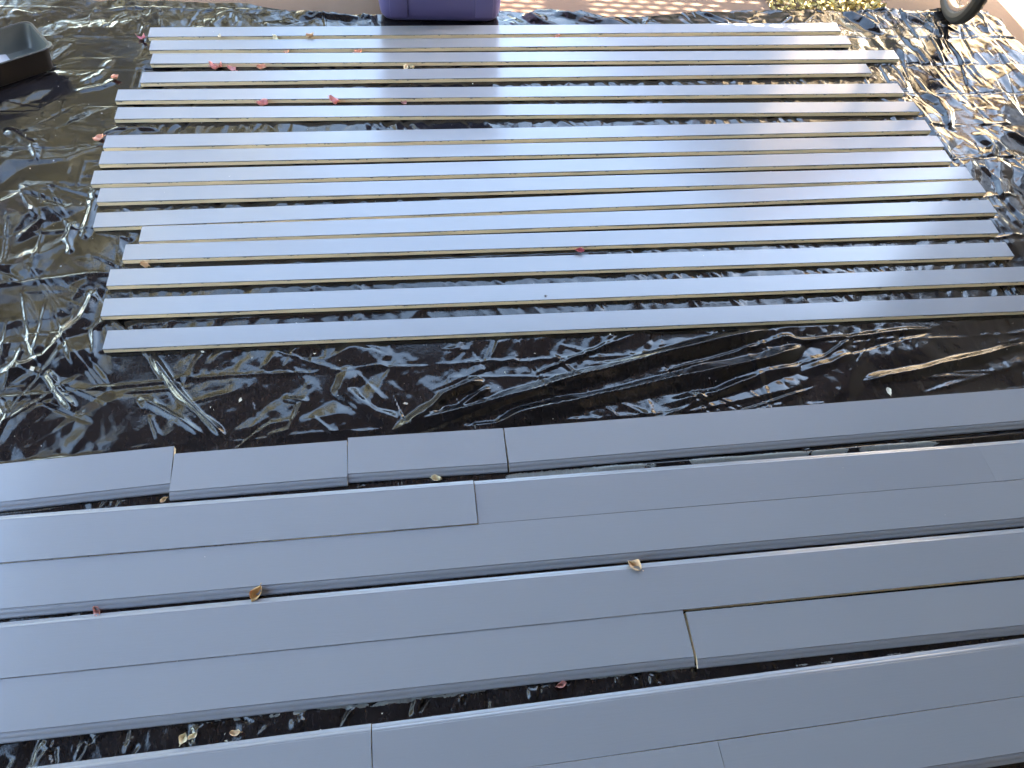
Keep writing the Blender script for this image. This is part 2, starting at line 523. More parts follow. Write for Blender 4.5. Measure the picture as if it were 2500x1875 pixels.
trims = [
 (-0.9135, 2.7375, 1.8235, 2.7685, "farthest narrow grey board, its front edge dotted with leaves, nearest the purple bin"),
 (-0.8975, 2.6525, 1.8315, 2.6740, "second narrow grey board from the purple bin"),
 (-0.8810, 2.5690, 1.9960, 2.5670, "narrow grey board jutting right past its neighbours, third from the purple bin"),
 (-0.8980, 2.4560, 1.8360, 2.4735, "shorter narrow grey board behind the wide gap with pink petals, fourth from the purple bin"),
 (-0.9630, 2.3555, 1.9140, 2.3415, "narrow grey board with pink petals lying along its front, fifth from the purple bin"),
 (-0.9480, 2.2560, 1.9280, 2.2260, "narrow grey board behind the widest far gap of crumpled sheeting, sixth from the purple bin"),
 (-0.9575, 2.1090, 1.9215, 2.1145, "narrow grey board with a pink petal at its left end, first in front of the far gap"),
 (-0.9565, 2.0300, 1.9275, 2.0215, "narrow grey board with a paint drip down the middle of its front edge"),
 (-0.9630, 1.9370, 1.9185, 1.9405, "narrow grey board with the left end farthest out, just in front of the dripped one"),
 (-0.9310, 1.8555, 1.9545, 1.8485, "narrow grey board behind the one whose left end sticks out above a notch"),
 (-0.9215, 1.7470, 1.9660, 1.7770, "narrow grey board lying slightly askew, its left end sticking out over the notch"),
 (-0.7840, 1.6825, 1.9550, 1.6780, "narrow grey board with its left end set back, tight against the askew board"),
 (-0.8180, 1.6110, 1.9125, 1.5830, "narrow grey board just in front of the set-back one, its right end square and short"),
 (-0.8435, 1.5145, 1.9105, 1.4795, "narrow grey board with a deep pink petal on its far edge"),
 (-0.8395, 1.4060, 2.0350, 1.3700, "narrow grey board with a black fly on it, second last of the narrow ones"),
 (-0.8130, 1.2930, 2.0600, 1.2530, "nearest narrow grey board, at the edge of the broad strip of bare sheeting"),
]
for i, (xl, yl, xr, yr, lb) in enumerate(trims):
    trim(i, xl, yl, xr, yr, lb)

FACE, TOTW = 0.1004, 0.1176
def moulded(xl, yl, xr, yr, side, label, dz=0.0, tilt=0.0):
    """wide board with a moulded edge. (xl,yl)-(xr,yr) is its square edge; side -1: moulding towards the camera, +1: away"""
    L, a = frame_mtx(xl, yl, xr, yr)
    t = BOARD_T
    prof = [(0, 0), (0, t - .0006), (.0006, t), (FACE - .0003, t), (FACE, t - .0003), (FACE + 0.0004, t - .0022), (FACE + 0.0011, t - .0026),
            (FACE + 0.0018, t - .0022), (FACE + 0.0032, t - .0022), (FACE + 0.0050, t - .0027), (FACE + 0.0068, t - .0035),
            (FACE + 0.0084, t - .0047), (FACE + 0.0096, t - .0062), (FACE + 0.0107, t - .0076), (FACE + 0.0124, t - .0083),
            (FACE + 0.0143, t - .0089), (FACE + 0.0158, t - .0097), (FACE + 0.0168, t - .0108), (TOTW, t - .0120), (TOTW, 0)]
    seg = 8; V = []
    for k in range(seg + 1):
        x = L * k / seg
        bow = 0.0004 * math.sin(math.pi * k / seg)
        for (y, z) in prof:
            V.append((x, side * y + bow, z + tilt * (y / TOTW) * 0))
    m = len(prof); F, FM = [], []
    for k in range(seg):
        for j in range(m):
            a0, a1 = k * m + j, k * m + (j + 1) % m
            F.append((a0, a1, a1 + m, a0 + m)); FM.append(1 if j in (0, m - 1) else 0)
    F.append(tuple(range(m - 1, -1, -1))); FM.append(1)
    F.append(tuple(seg * m + j for j in range(m))); FM.append(1)
    o = mesh_obj("moulded_board", V, F, [mPaint, mEdge], fmat=FM)
    bmesh_fix(o)
    o.data.polygons.foreach_set("use_smooth", [True] * len(o.data.polygons))
    o.data.set_sharp_from_angle(angle=R(24))
    o.location = (xl, yl, BOARD_Z + dz); o.rotation_euler = (tilt, 0, a)
    tag(o, label, "board", "wide grey boards with one moulded edge")
    cx, cy = (xl + xr) / 2 - side * math.sin(a) * TOTW / 2, (yl + yr) / 2 + side * math.cos(a) * TOTW / 2
    rects.append((cx, cy, a, L / 2, TOTW / 2))
    return o

def ext(p, q, x):
    return p[1] + (q[1] - p[1]) * (x - p[0]) / (q[0] - p[0])

def mb(p, q, x0, x1, side, label, dz=0.0, tilt=0.0):
    return moulded(x0, ext(p, q, x0), x1, ext(p, q, x1), side, label, dz, tilt)

mb((-.9818, .9383), (-.5966, .9550), -1.75, -.5966, -1, "wide grey board at the left frame edge, leftmost of the row facing the bare sheeting")
mb((-.5946, .9337), (-.1877, .9377), -.5925, -.1872, -1, "short wide grey board, second from left in the row facing the bare sheeting")
mb((-.1852, .9450), (.2017, .9419), -.1848, .2010, -1, "short wide grey board butted against the long one, third from left beside the bare sheeting")
mb((.2032, .9418), (1.668, .9547), .2036, 2.15, -1, "long wide grey board on the right of the row facing the bare sheeting")
mb((-.9207, .6905), (.1130, .6889), -1.75, .1128, 1, "wide grey board whose raised right end overlaps the seam below the short boards", dz=0.0028)
mb((.1139, .6880), (1.4405, .6846), .1148, 1.4400, 1, "wide grey board running right from the raised end in the second row")
mb((1.4405, .6850), (1.55, .6850), 1.4403, 2.20, 1, "wide grey board at the right frame edge in the second row")
mb((-.9207, .6899), (1.4507, .6838), -1.75, 2.15, -1, "full-width grey board with a moulded lip above the leaves, in front of the raised end")
mb((-.8602, .4460), (1.3819, .4427), -1.70, 2.10, 1, "full-width grey board with a bright far moulding and a tan leaf on it", dz=0.0016)
mb((-.8344, .4454), (.5449, .4442), -1.70, .5460, -1, "long wide grey board left of the open joint, fourth row of wide boards")
mb((.5515, .4390), (1.3752, .4330), .5519, 2.10, -1, "wide grey board right of the open joint, set slightly askew")
mb((-.7888, .1620), (-.1368, .1702), -1.60, -.1368, 1, "wide grey board in the lower left corner, left of the tight butt joint")
mb((.1583, .1731), (1.2411, .1890), -.1345, 2.05, 1, "wide grey board right of the tight butt joint, near the bottom edge")
mb((.1583, .1726), (.5500, .1778), -1.2, .5503, -1, "wide grey board cut off by the bottom edge, left of the hairline joint")
mb((.5500, .1776), (1.2411, .1883), .5512, 2.05, -1, "wide grey board in the lower right corner, right of the hairline joint")

# ------------------------------------------------------------------ black plastic sheeting
rng = np.random.RandomState(11)
def vnoise(x, y, seed):
    r = np.random.RandomState(seed)
    T = r.rand(128, 128)
    xi = np.floor(x).astype(int); yi = np.floor(y).astype(int)
    fx = x - xi; fy = y - yi
    fx = fx * fx * fx * (fx * (fx * 6 - 15) + 10); fy = fy * fy * fy * (fy * (fy * 6 - 15) + 10)
    g = lambda a, b_: T[a % 128, b_ % 128]
    return (g(xi, yi) * (1 - fx) + g(xi + 1, yi) * fx) * (1 - fy) + (g(xi, yi + 1) * (1 - fx) + g(xi + 1, yi + 1) * fx) * fy
def fbm(x, y, f, seed, o=3):
    s = 0; a = 1; n = 0
    for k in range(o):
        s = s + a * vnoise(x * f * 2 ** k + 7.3 * k + 50, y * f * 2 ** k + 3.1 * k + 50, seed + k); n += a; a *= .5
    return s / n
def sst(e0, e1, x):
    t = np.clip((x - e0) / (e1 - e0), 0, 1); return t * t * (3 - 2 * t)
def tri(t):
    return np.abs((t % 1) - .5) * 2

NX, NY = 1150, 800
X0, X1, Y0 = -2.05, 2.63, -0.30
ex = np.array([-2.1, -1.26, -.9, -.59, -.42, -.25, -.14, .1, .45, .50, .53, .57, .62, .70, .75, .85, 1.0, 1.15, 1.3, 1.5, 1.7, 2.1, 2.3, 2.5, 2.56, 2.63])
ey = np.array([3.02, 2.985, 2.975, 2.965, 2.915, 2.905, 2.88, 2.90, 2.92, 2.905, 2.90, 2.935, 2.93, 2.90, 2.93, 2.875, 2.87, 2.90, 2.905, 2.915, 2.93, 2.925, 2.935, 2.965, 2.95, 2.86])
xs = np.linspace(X0, X1, NX)
tv = np.linspace(0, 1, NY)
tv = tv * 0.85 + 0.15 * tv * tv                     # slightly finer near the camera
ye = np.interp(xs, ex, ey)
ye = ye + .008 * (fbm(xs, xs * 0, 9, 5, 3) - .5) * 2
XX = np.repeat(xs[:, None], NY, 1)
yb = Y0 + tv * (2.93 - Y0)
warp_e = sst(2.55, 2.93, yb)
YY = yb[None, :] + (ye[:, None] - 2.93) * warp_e[None, :]
# slightly wavy right border
XX = XX + (0.02 * (fbm(YY * 0, YY, 6, 9, 2) - .5)) * sst(2.45, 2.63, XX)

H = np.zeros_like(XX)
wx = fbm(XX, YY, 3.0, 21, 3) - .5
wy = fbm(XX, YY, 3.0, 31, 3) - .5
left = sst(-.72, -.95, XX)
right = sst(1.75, 1.98, XX) * sst(1.1, 1.5, YY)
band = sst(.93, .99, YY) * sst(1.30, 1.22, YY)
top = sst(2.76, 2.82, YY)
mid = sst(-.9, -.8, XX) * sst(2.0, 1.9, XX)
loose = np.clip(left + right * .5 + band * .7 + top * .55, 0, 1)
# creases of the folded sheeting, roughly every 19.5 cm
yk = YY + .07 * np.clip(-XX - .6, 0, 1.2) * sst(2.6, 2.2, YY) * 1.0 + .010 * (fbm(XX, YY, 1.3, 41, 2) - .5) + .012 * (XX - .5) * .3
ph = (2.725 - yk) / .1955
strip = np.floor(ph)
fr = ph - strip
dcre = np.minimum(fr, 1 - fr) * .1955
hs = lambda s, k: (np.sin(strip * 12.9898 * s + k * 78.233) * 43758.5453) % 1
cre_amp = (.45 + .55 * sst(.35, .6, fbm(XX, YY, 4, 51, 2)))
H += cre_amp * np.where(hs(1, 2) > .35, 1, -1) * .0066 * np.exp(-(dcre / .0055) ** 1.1) * (.35 + .65 * loose)
H += .0045 * np.sin(np.pi * fr) ** .7 * (.2 + .8 * loose) * (.3 + .9 * fbm(XX, YY + strip * 3, 2.2, 61, 2))
# crumple: flat facets meeting in sharp creases
def facet(u, v_, seed, pw=1.6):
    r = np.random.RandomState(seed)
    T = r.rand(128, 128) * 2 - 1; T = np.sign(T) * np.abs(T) ** pw
    Fl = r.rand(128, 128) < .5
    u = u + 40; v_ = v_ + 40
    iu = np.floor(u).astype(int); iv = np.floor(v_).astype(int); fu = u - iu; fv = v_ - iv
    g = lambda a, b_: T[a % 128, b_ % 128]
    h00, h10, h01, h11 = g(iu, iv), g(iu + 1, iv), g(iu, iv + 1), g(iu + 1, iv + 1)
    A_ = np.where(fu >= fv, h00 + (h10 - h00) * fu + (h11 - h10) * fv, h00 + (h01 - h00) * fv + (h11 - h01) * fu)
    B_ = np.where(fu + fv <= 1, h00 + (h10 - h00) * fu + (h01 - h00) * fv, h11 + (h01 - h11) * (1 - fu) + (h10 - h11) * (1 - fv))
    return np.where(Fl[iu % 128, iv % 128], B_, A_)
lw = np.clip(left + band * .75 + top * .45 + right * .55, 0, 1)
for (th, su, sv_, amp, base, lo, hi, wp, sd_) in (
        (35, .150, .085, .0125, .10, .00, .01, .04, 1), (-50, .110, .050, .0036, .10, .34, .56, .04, 2), (80, .085, .038, .0022, .14, .40, .58, .04, 3),
        (15, .060, .030, .0019, .20, .43, .60, .03, 4), (-25, .034, .018, .0010, .25, .40, .56, .04, 5), (60, .019, .011, .0005, .25, .38, .54, .03, 6)):
    a_ = R(th)
    xw = XX + wx * wp + .02 * np.sin(strip * 2.1); yw = YY + wy * wp
    u_ = (xw * math.cos(a_) + yw * math.sin(a_)) / su; v2 = (-xw * math.sin(a_) + yw * math.cos(a_)) / sv_
    mk = sst(lo, hi, fbm(XX, YY, 3.5, 150 + 7 * sd_, 2)) if hi > .05 else 1.0
    H += amp * facet(u_, v2, 1000 + sd_, 1.15) * mk * (base + (1 - base) * lw)
# long streaks across the right side, broken at each crease
wv = .10 * (fbm(XX * .6, YY * 1.2, 3.0, 401, 2) - .5)
for (su, sv_, amp, sd_) in ((.060, .26, .0075, 11), (.034, .17, .0034, 12)):
    xw = XX + wv + .02 * (YY - 2) + hs(1, 5) * .05
    H += amp * facet(xw / su + (YY * 1.3), (YY + .35 * XX) / sv_ + strip * .37, 1000 + sd_, 1.2) * right
for k, (lam, amp) in enumerate(((.097, .0035),)):
    t_ = (XX + wv + .03 * (YY - 2) + hs(1, 5 + k) * .07) / lam
    mk = sst(.40, .62, fbm(XX * 1.0 + strip * 1.7, YY * .35, 7 + 3 * k, 420 + 5 * k, 2))
    H += amp * (1 - tri(t_)) ** 2.0 * mk * right
# short irregular wrinkles running across the gaps
def wrinkles(su, sv_, amp, shear, sd_, mask):
    global H
    m_ = sst(.34, .58, fbm(XX, YY, 6.5, 500 + sd_, 2))
    u_ = (XX + shear * YY + .05 * wx + .012 * fbm(XX, YY, 22, 560 + sd_, 2)) / su
    H = H + amp * facet(u_, (YY + .1 * XX) / sv_, 1200 + sd_, 1.3) * m_ * mask
inner = (1 - left) * (1 - right) * (1 - .75 * band) * (1 - top)
wrinkles(.017, .060, .0026, .5, 1, inner)
wrinkles(.028, .110, .0040, -.35, 2, inner)
wrinkles(.040, .16, .0050, .25, 3, sst(.37, .33, YY))
wrinkles(.020, .09, .0022, .1, 4, sst(.37, .33, YY))
wrinkles(.021, .095, .0034, -.45, 5, sst(1.10, 1.17, YY) * sst(1.275, 1.25, YY) * sst(-.7, -.5, XX))
wrinkles(.024, .060, .0035, .4, 6, top)
wrinkles(.012, .030, .0006, .4, 7, np.clip(top + .6 * left + .5 * band, 0, 1))

def ridge(pts, h, w, tap=.12, flat=0.0, wob=.006, seed=0, p=1.0):
    """long fold following a polyline"""
    global H
    pts = np.array(pts, float)
    x0, x1 = pts[:, 0].min() - 4 * w, pts[:, 0].max() + 4 * w
    y0, y1 = pts[:, 1].min() - 4 * w, pts[:, 1].max() + 4 * w
    ix = np.where((xs > x0) & (xs < x1))[0]
    iy = np.where((yb > y0 - .05) & (yb < y1 + .05))[0]
    if len(ix) == 0 or len(iy) == 0: return
    sl = (slice(ix[0], ix[-1] + 1), slice(iy[0], iy[-1] + 1))
    A, B = XX[sl], YY[sl]
    A = A + wob * 2 * (fbm(A, B, 7, 700 + seed, 2) - .5); B = B + wob * 2 * (fbm(A, B, 7, 740 + seed, 2) - .5)
    best = np.full(A.shape, 9.0); tt = np.zeros_like(A)
    seg = np.linalg.norm(np.diff(pts, axis=0), axis=1); cum = np.concatenate([[0], np.cumsum(seg)])
    for k in range(len(seg)):
        d = (pts[k + 1] - pts[k]) / seg[k]
        s = np.clip((A - pts[k, 0]) * d[0] + (B - pts[k, 1]) * d[1], 0, seg[k])
        q = np.hypot(A - pts[k, 0] - s * d[0], B - pts[k, 1] - s * d[1])
        m = q < best
        best = np.where(m, q, best); tt = np.where(m, (cum[k] + s) / cum[-1], tt)
    env = sst(0, tap, tt) * sst(1, 1 - tap, tt)
    ww = w * (.6 + .8 * fbm(tt * 6, tt * 0, 1, 800 + seed, 2))
    q = np.clip(1 - np.maximum(best - flat * ww, 0) / ww, 0, 1) ** p
    H[sl] = np.maximum(H[sl], H[sl] * .4 + h * env * q) if h > 0 else H[sl] + h * env * q

R_ = ridge
R_([(-.11, .955), (.10, 1.005), (.41, 1.083), (.72, 1.155), (1.04, 1.225)], .032, .034, .10, seed=1, p=1.2)
R_([(-.06, .960), (.02, 1.02), (.06, 1.06), (.18, 1.11)], .028, .026, .2, seed=2, p=1.2)
R_([(.16, .965), (.40, 1.01), (.68, 1.065), (.97, 1.11), (1.12, 1.16)], .030, .032, .12, seed=3, p=1.2)
R_([(.02, .955), (.12, 1.03), (.20, 1.09)], .016, .018, .2, seed=4)
R_([(.62, .985), (.80, 1.02), (.95, 1.075), (1.10, 1.09)], .014, .024, .2, seed=5)
R_([(1.20, 1.015), (1.45, 1.055), (1.62, 1.085), (1.80, 1.12)], .016, .022, .15, seed=6, p=1.3, wob=.012)
R_([(.98, 1.215), (1.10, 1.17), (1.30, 1.18), (1.55, 1.19)], .012, .018, .2, seed=7)
R_([(1.02, 1.06), (1.15, 1.085), (1.27, 1.14)], .012, .03, .3, seed=8)
R_([(-.17, 1.185), (-.20, 1.10), (-.12, 1.02), (-.04, .975)], .010, .022, .2, flat=.5, seed=9)
R_([(-.36, 1.09), (-.30, 1.07), (-.33, .985), (-.40, .97)], .010, .018, .2, seed=10)
R_([(-.70, 1.249), (-.62, 1.14), (-.54, 1.04), (-.48, .97)], .018, .016, .12, seed=11, p=1.3)
R_([(-.95, 1.22), (-.90, 1.14), (-.85, 1.085)], .014, .016, .15, seed=12, p=1.2)
R_([(-.88, 1.50), (-.90, 1.38), (-.97, 1.26), (-1.08, 1.20)], .012, .026, .15, seed=13, wob=.014, p=1.3)
R_([(-.80, 1.46), (-.86, 1.34), (-.84, 1.22)], .009, .016, .2, seed=14, wob=.014, p=1.3)
R_([(-1.06, 1.17), (-1.00, 1.08), (-1.04, .99)], .009, .014, .2, seed=15, wob=.014, p=1.3)
R_([(-.72, 1.12), (-.60, 1.04), (-.52, .97)], .015, .022, .2, seed=16)
R_([(-.98, 1.78), (-.99, 1.70), (-.97, 1.62)], .012, .020, .2, flat=.1, seed=17, wob=.014)
R_([(-.95, 1.95), (-.955, 1.85), (-.95, 1.74), (-.94, 1.66)], .010, .016, .2, flat=.2, seed=18, wob=.014)
R_([(-1.20, 1.95), (-1.10, 1.88), (-1.08, 1.78), (-1.14, 1.68)], .010, .018, .2, seed=19, wob=.014, p=1.2)
R_([(-1.30, 2.22), (-1.18, 2.12), (-1.14, 2.02)], .012, .022, .2, seed=20, wob=.014, p=1.2)
R_([(-1.02, 2.60), (-1.05, 2.50), (-1.12, 2.44)], .006, .022, .2, seed=21, wob=.014)
R_([(-1.12, 2.40), (-1.02, 2.44), (-.98, 2.48)], .006, .018, .2, seed=22, wob=.014)
R_([(-1.0, 2.15), (-.93, 2.20), (-.80, 2.19)], .008, .016, .2, seed=23)
R_([(.40, .8125), (.80, .8120), (1.2, .8125), (1.75, .8190)], .0125, .014, .05, wob=.005, seed=24, p=.6)
R_([(2.02, 2.36), (2.06, 2.28), (2.05, 2.20), (2.02, 2.10)], .014, .022, .2, flat=.3, seed=25)
R_([(2.12, 2.10), (2.14, 2.00), (2.09, 1.93)], .012, .020, .2, flat=.3, seed=26)
R_([(2.22, 2.12), (2.30, 2.02), (2.33, 1.93), (2.26, 1.85)], .016, .018, .2, flat=.3, seed=27)
R_([(2.03, 1.93), (2.06, 1.82), (2.02, 1.72)], .012, .016, .2, seed=28)
R_([(2.16, 1.92), (2.20, 1.80), (2.24, 1.68)], .012, .014, .2, seed=29)
R_([(-.20, 2.87), (.0, 2.86), (.1, 2.83)], .020, .03, .3, seed=30)
R_([(.50, 2.90), (.58, 2.82), (.66, 2.78)], .026, .03, .25, seed=31)
R_([(.62, 2.92), (.80, 2.84), (.95, 2.80)], .020, .03, .25, seed=32)
R_([(-.42, 2.90), (-.25, 2.86), (-.12, 2.85)], .022, .035, .3, seed=33)
R_([(1.9, 2.92), (1.98, 2.85), (2.02, 2.74)], .022, .030, .25, seed=34)
R_([(2.15, 2.92), (2.25, 2.82), (2.28, 2.72)], .016, .022, .25, seed=35)
R_([(1.25, 2.90), (1.33, 2.84), (1.38, 2.80)], .016, .022, .25, seed=36)

# many short straight folds and pinches
rf = np.random.RandomState(77)
def fold(x, y, th, L, w, h, kind):
    hl = L / 2 + w
    ex_, ey_ = abs(math.cos(th)) * hl + w, abs(math.sin(th)) * hl + w
    ix0, ix1 = np.searchsorted(xs, x - ex_), np.searchsorted(xs, x + ex_)
    iy0, iy1 = np.searchsorted(yb, y - ey_ - .03), np.searchsorted(yb, y + ey_ + .03)
    if ix1 - ix0 < 2 or iy1 - iy0 < 2: return
    sl = (slice(ix0, ix1), slice(iy0, iy1))
    dx, dy = XX[sl] - x, YY[sl] - y
    u = dx * math.cos(th) + dy * math.sin(th); d = -dx * math.sin(th) + dy * math.cos(th)
    t = np.clip((u + L / 2) / L, 0, 1)
    ww = w * (.25 + .75 * t)                      # tapers to a point at one end
    env = np.clip(t * 6, 0, 1) * np.clip((1 - t) * 5, 0, 1) * (np.abs(u) < L / 2)
    if kind == 0: q = np.clip(1 - np.abs(d) / ww, 0, 1)
    elif kind == 1: q = np.clip(1 - np.abs(d) / ww, 0, 1) - .6 * np.clip(1 - np.abs(d - ww) / ww, 0, 1)
    else: q = np.where(d > 0, np.clip(1 - d / (3 * ww), 0, 1), np.clip(1 + d / (.5 * ww), 0, 1))
    H[sl] += h * env * q
def scatter(n, x0, x1, y0, y1, th0, dth, L0, L1, w0, w1, sl0):
    for k in range(n):
        L = rf.uniform(L0, L1); w = rf.uniform(w0, w1)
        fold(rf.uniform(x0, x1), rf.uniform(y0, y1), R(th0 + rf.normal() * dth), L, w, w * sl0 * rf.uniform(.5, 1.3) * (1 if rf.rand() < .75 else -1), rf.randint(3))
scatter(26, -1.4, -.80, .97, 2.05, 0, 90, .06, .26, .006, .018, .28)
scatter(38, -1.5, -.80, 2.05, 2.90, 20, 60, .04, .20, .005, .013, .22)
scatter(28, -1.2, -.75, .97, 1.9, -60, 22, .12, .40, .007, .020, .34)
scatter(26, -1.2, 1.9, .965, 1.255, 30, 70, .05, .18, .005, .013, .34)
scatter(26, -.7, 1.0, .965, 1.26, -60, 18, .08, .26, .006, .014, .34)
scatter(16, .1, 1.9, .965, 1.22, 14, 6, .20, .60, .008, .018, .36)
scatter(110, 1.78, 2.62, 1.2, 2.93, 92, 9, .12, .42, .008, .022, .30)
scatter(34, 1.8, 2.62, 1.2, 2.93, 0, 90, .02, .08, .004, .010, .30)
scatter(170, -1.4, 2.5, 2.76, 2.93, 60, 60, .03, .14, .005, .014, .32)
scatter(46, -.9, .5, .284, .328, 80, 25, .03, .07, .006, .013, .75)
scatter(20, .5, 1.9, .284, .328, 80, 40, .02, .05, .004, .009, .5)
scatter(26, -1.0, .1, .806, .835, 60, 40, .02, .05, .004, .009, .5)

# flatten under and around everything that weighs it down
flat_rects = list(rects) + [(.17, 3.0, 0, .25, .21), (-1.372, 2.520, R(34), .16, .10), (2.385, 2.90, R(75), .05, .02)]
HM = np.full(H.shape, .06)
for (cx, cy, a, hl, hw) in flat_rects:
    iy = np.where((yb > cy - hw - .10 - abs(math.sin(a)) * hl) & (yb < cy + hw + .14 + abs(math.sin(a)) * hl))[0]
    if len(iy) == 0: continue
    sl = (slice(0, NX), slice(iy[0], iy[-1] + 1))
    dx, dy = XX[sl] - cx, YY[sl] - cy
    u = dx * math.cos(a) + dy * math.sin(a); w_ = -dx * math.sin(a) + dy * math.cos(a)
    q = np.hypot(np.maximum(np.abs(u) - hl, 0), np.maximum(np.abs(w_) - hw, 0))
    HM[sl] = np.minimum(HM[sl], .0018 + .65 * np.maximum(q - .002, 0))
def blur(A, sx, sy):
    fx = np.fft.fftfreq(NX)[:, None]; fy = np.fft.rfftfreq(NY)[None, :]
    return np.fft.irfft2(np.fft.rfft2(A) * np.exp(-2 * math.pi ** 2 * ((fx * sx) ** 2 + (fy * sy) ** 2)), s=A.shape)
H = H - blur(H, 26, 26) + .0012
H = np.where(H < 0, -.010 * np.tanh(-H / .010), H)
H = np.where(H > 0, HM * np.tanh(H / HM), H)
# curl of the free far edge
edge_d = (ye[:, None] - YY)
H = np.where(edge_d < .03, np.maximum(H, -.005), H)

smear = np.zeros_like(XX)
def smear_band(x0, x1, y, w, amt, f=9, seed=0):
    global smear
    g = np.exp(-((YY - y) / w) ** 2) * sst(x0, x0 + .08, XX) * sst(x1, x1 - .08, XX) * sst(.30, .60, fbm(XX, YY * 2, f, 900 + seed, 3))
    smear = np.maximum(smear, g * amt)
smear_band(.15, 1.9, .812, .010, 1.15, 8, 1)
smear_band(-.32, .60, .329, .006, 1.0, 14, 2)
smear_band(-.55, .10, .325, .008, .75, 30, 3)
smear_band(.6, 1.25, .305, .004, .7, 30, 4)
smear_band(.95, 1.5, 1.19, .012, .55, 25, 5)

idx = np.arange(NX * NY).reshape(NX, NY)
quads = np.stack([idx[:-1, :-1], idx[1:, :-1], idx[1:, 1:], idx[:-1, 1:]], -1).reshape(-1, 4)
me = bpy.data.meshes.new("plastic_sheeting")
me.vertices.add(NX * NY)
me.vertices.foreach_set("co", np.stack([XX, YY, H], -1).astype(np.float32).ravel())
nq = len(quads)
me.loops.add(nq * 4); me.polygons.add(nq)
me.loops.foreach_set("vertex_index", quads.astype(np.int32).ravel())
me.polygons.foreach_set("loop_start", np.arange(0, nq * 4, 4, dtype=np.int32))
me.polygons.foreach_set("loop_total", np.full(nq, 4, dtype=np.int32))
me.polygons.foreach_set("use_smooth", np.ones(nq, dtype=bool))
at = me.attributes.new("smear", 'FLOAT', 'POINT')
at.data.foreach_set("value", smear.astype(np.float32).ravel())
me.materials.append(mTarp)
me.update(calc_edges=True)
tarp = bpy.data.objects.new("plastic_sheeting", me)
C.objects.link(tarp)
tag(tarp, "crumpled glossy black plastic sheeting spread on the patio under all the boards", "plastic sheeting")

def tarp_z(x, y):
    i = int(np.clip(np.searchsorted(xs, x), 0, NX - 1)); j = int(np.clip(np.searchsorted(yb, y), 0, NY - 1))
    return float(H[max(0, i - 1):i + 2, max(0, j - 1):j + 2].max())

# ------------------------------------------------------------------ purple storage bin
def rrect(hx, hy, r, n=6):
    pts = []
    for (sx, sy, a0) in ((1, 1, 0), (-1, 1, 90), (-1, -1, 180), (1, -1, 270)):
        for k in range(n + 1):
            a = R(a0 + 90 * k / n)
            pts.append((sx * (hx - r) + r * math.cos(a), sy * (hy - r) + r * math.sin(a)))
    return pts

def loft(name, rings, mat, parent, cap0=True, cap1=True, smooth=35):
    V, F = [], []
    m = len(rings[0][0])
    for pts, z in rings:
        for (x, y) in pts: V.append((x, y, z))
    for k in range(len(rings) - 1):
        for j in range(m):
            a0, a1 = k * m + j, k * m + (j + 1) % m
            F.append((a0, a1, a1 + m, a0 + m))
    if cap0: F.append(tuple(range(m - 1, -1, -1)))
    if cap1: F.append(tuple((len(rings) - 1) * m + j for j in range(m)))
    return mesh_obj(name, V, F, mat, parent, smooth=smooth)

def storage_bin():
    root = empty("storage_bin", (.172, 2.992, 0.0006), (0, 0, R(-1.5)))
    tag(root, "purple plastic storage bin standing on the sheeting behind the farthest narrow board", "storage bin")
    hx, hy = .238, .170
    lv = [(0.0, -.028), (.002, -.020), (.008, -.012), (.018, -.006), (.035, -.002), (.06, 0), (.56, .028), (.562, .030)]
    rings = [(rrect(hx + d, hy + d, .045), z) for z, d in lv]
    rings += [(rrect(hx + .020, hy + .020, .04), .562), (rrect(hx + .0, hy + .0, .04), .10), (rrect(hx - .03, hy - .03, .03), .006)]
    loft("tub", rings, mPurple, root, True, True)
    loft("rim", [(rrect(hx + .027, hy + .027, .05), .535), (rrect(hx + .042, hy + .042, .055), .536), (rrect(hx + .042, hy + .042, .055), .562), (rrect(hx + .024, hy + .024, .05), .5635)], mPurple, root)
    loft("lid", [(rrect(hx + .046, hy + .046, .06), .552), (rrect(hx + .049, hy + .049, .06), .574), (rrect(hx + .036, hy + .036, .055), .582), (rrect(hx - .02, hy - .02, .04), .583), (rrect(hx - .03, hy - .03, .04), .576)], mLid, root)
    # raised panels on the front
    for (xa, xb) in ((-.196, -.128), (.136, .205)):
        bm = bmesh.new()
        z0, z1 = .026, .30
        y0 = -(hy + .0005); y1 = -(hy + .0175)
        add_box(bm, xa, xb, 0, .006, 0, z1 - z0, bevel=.0025)
        tiltm = Matrix.Translation((0, y0 - .0035, z0)) @ Matrix.Rotation(math.atan2(.0175, .30), 4, 'X')
        bmesh.ops.transform(bm, matrix=tiltm, verts=bm.verts[:])
        bm_obj("front_panel", bm, mPurple, root, smooth=40)
storage_bin()

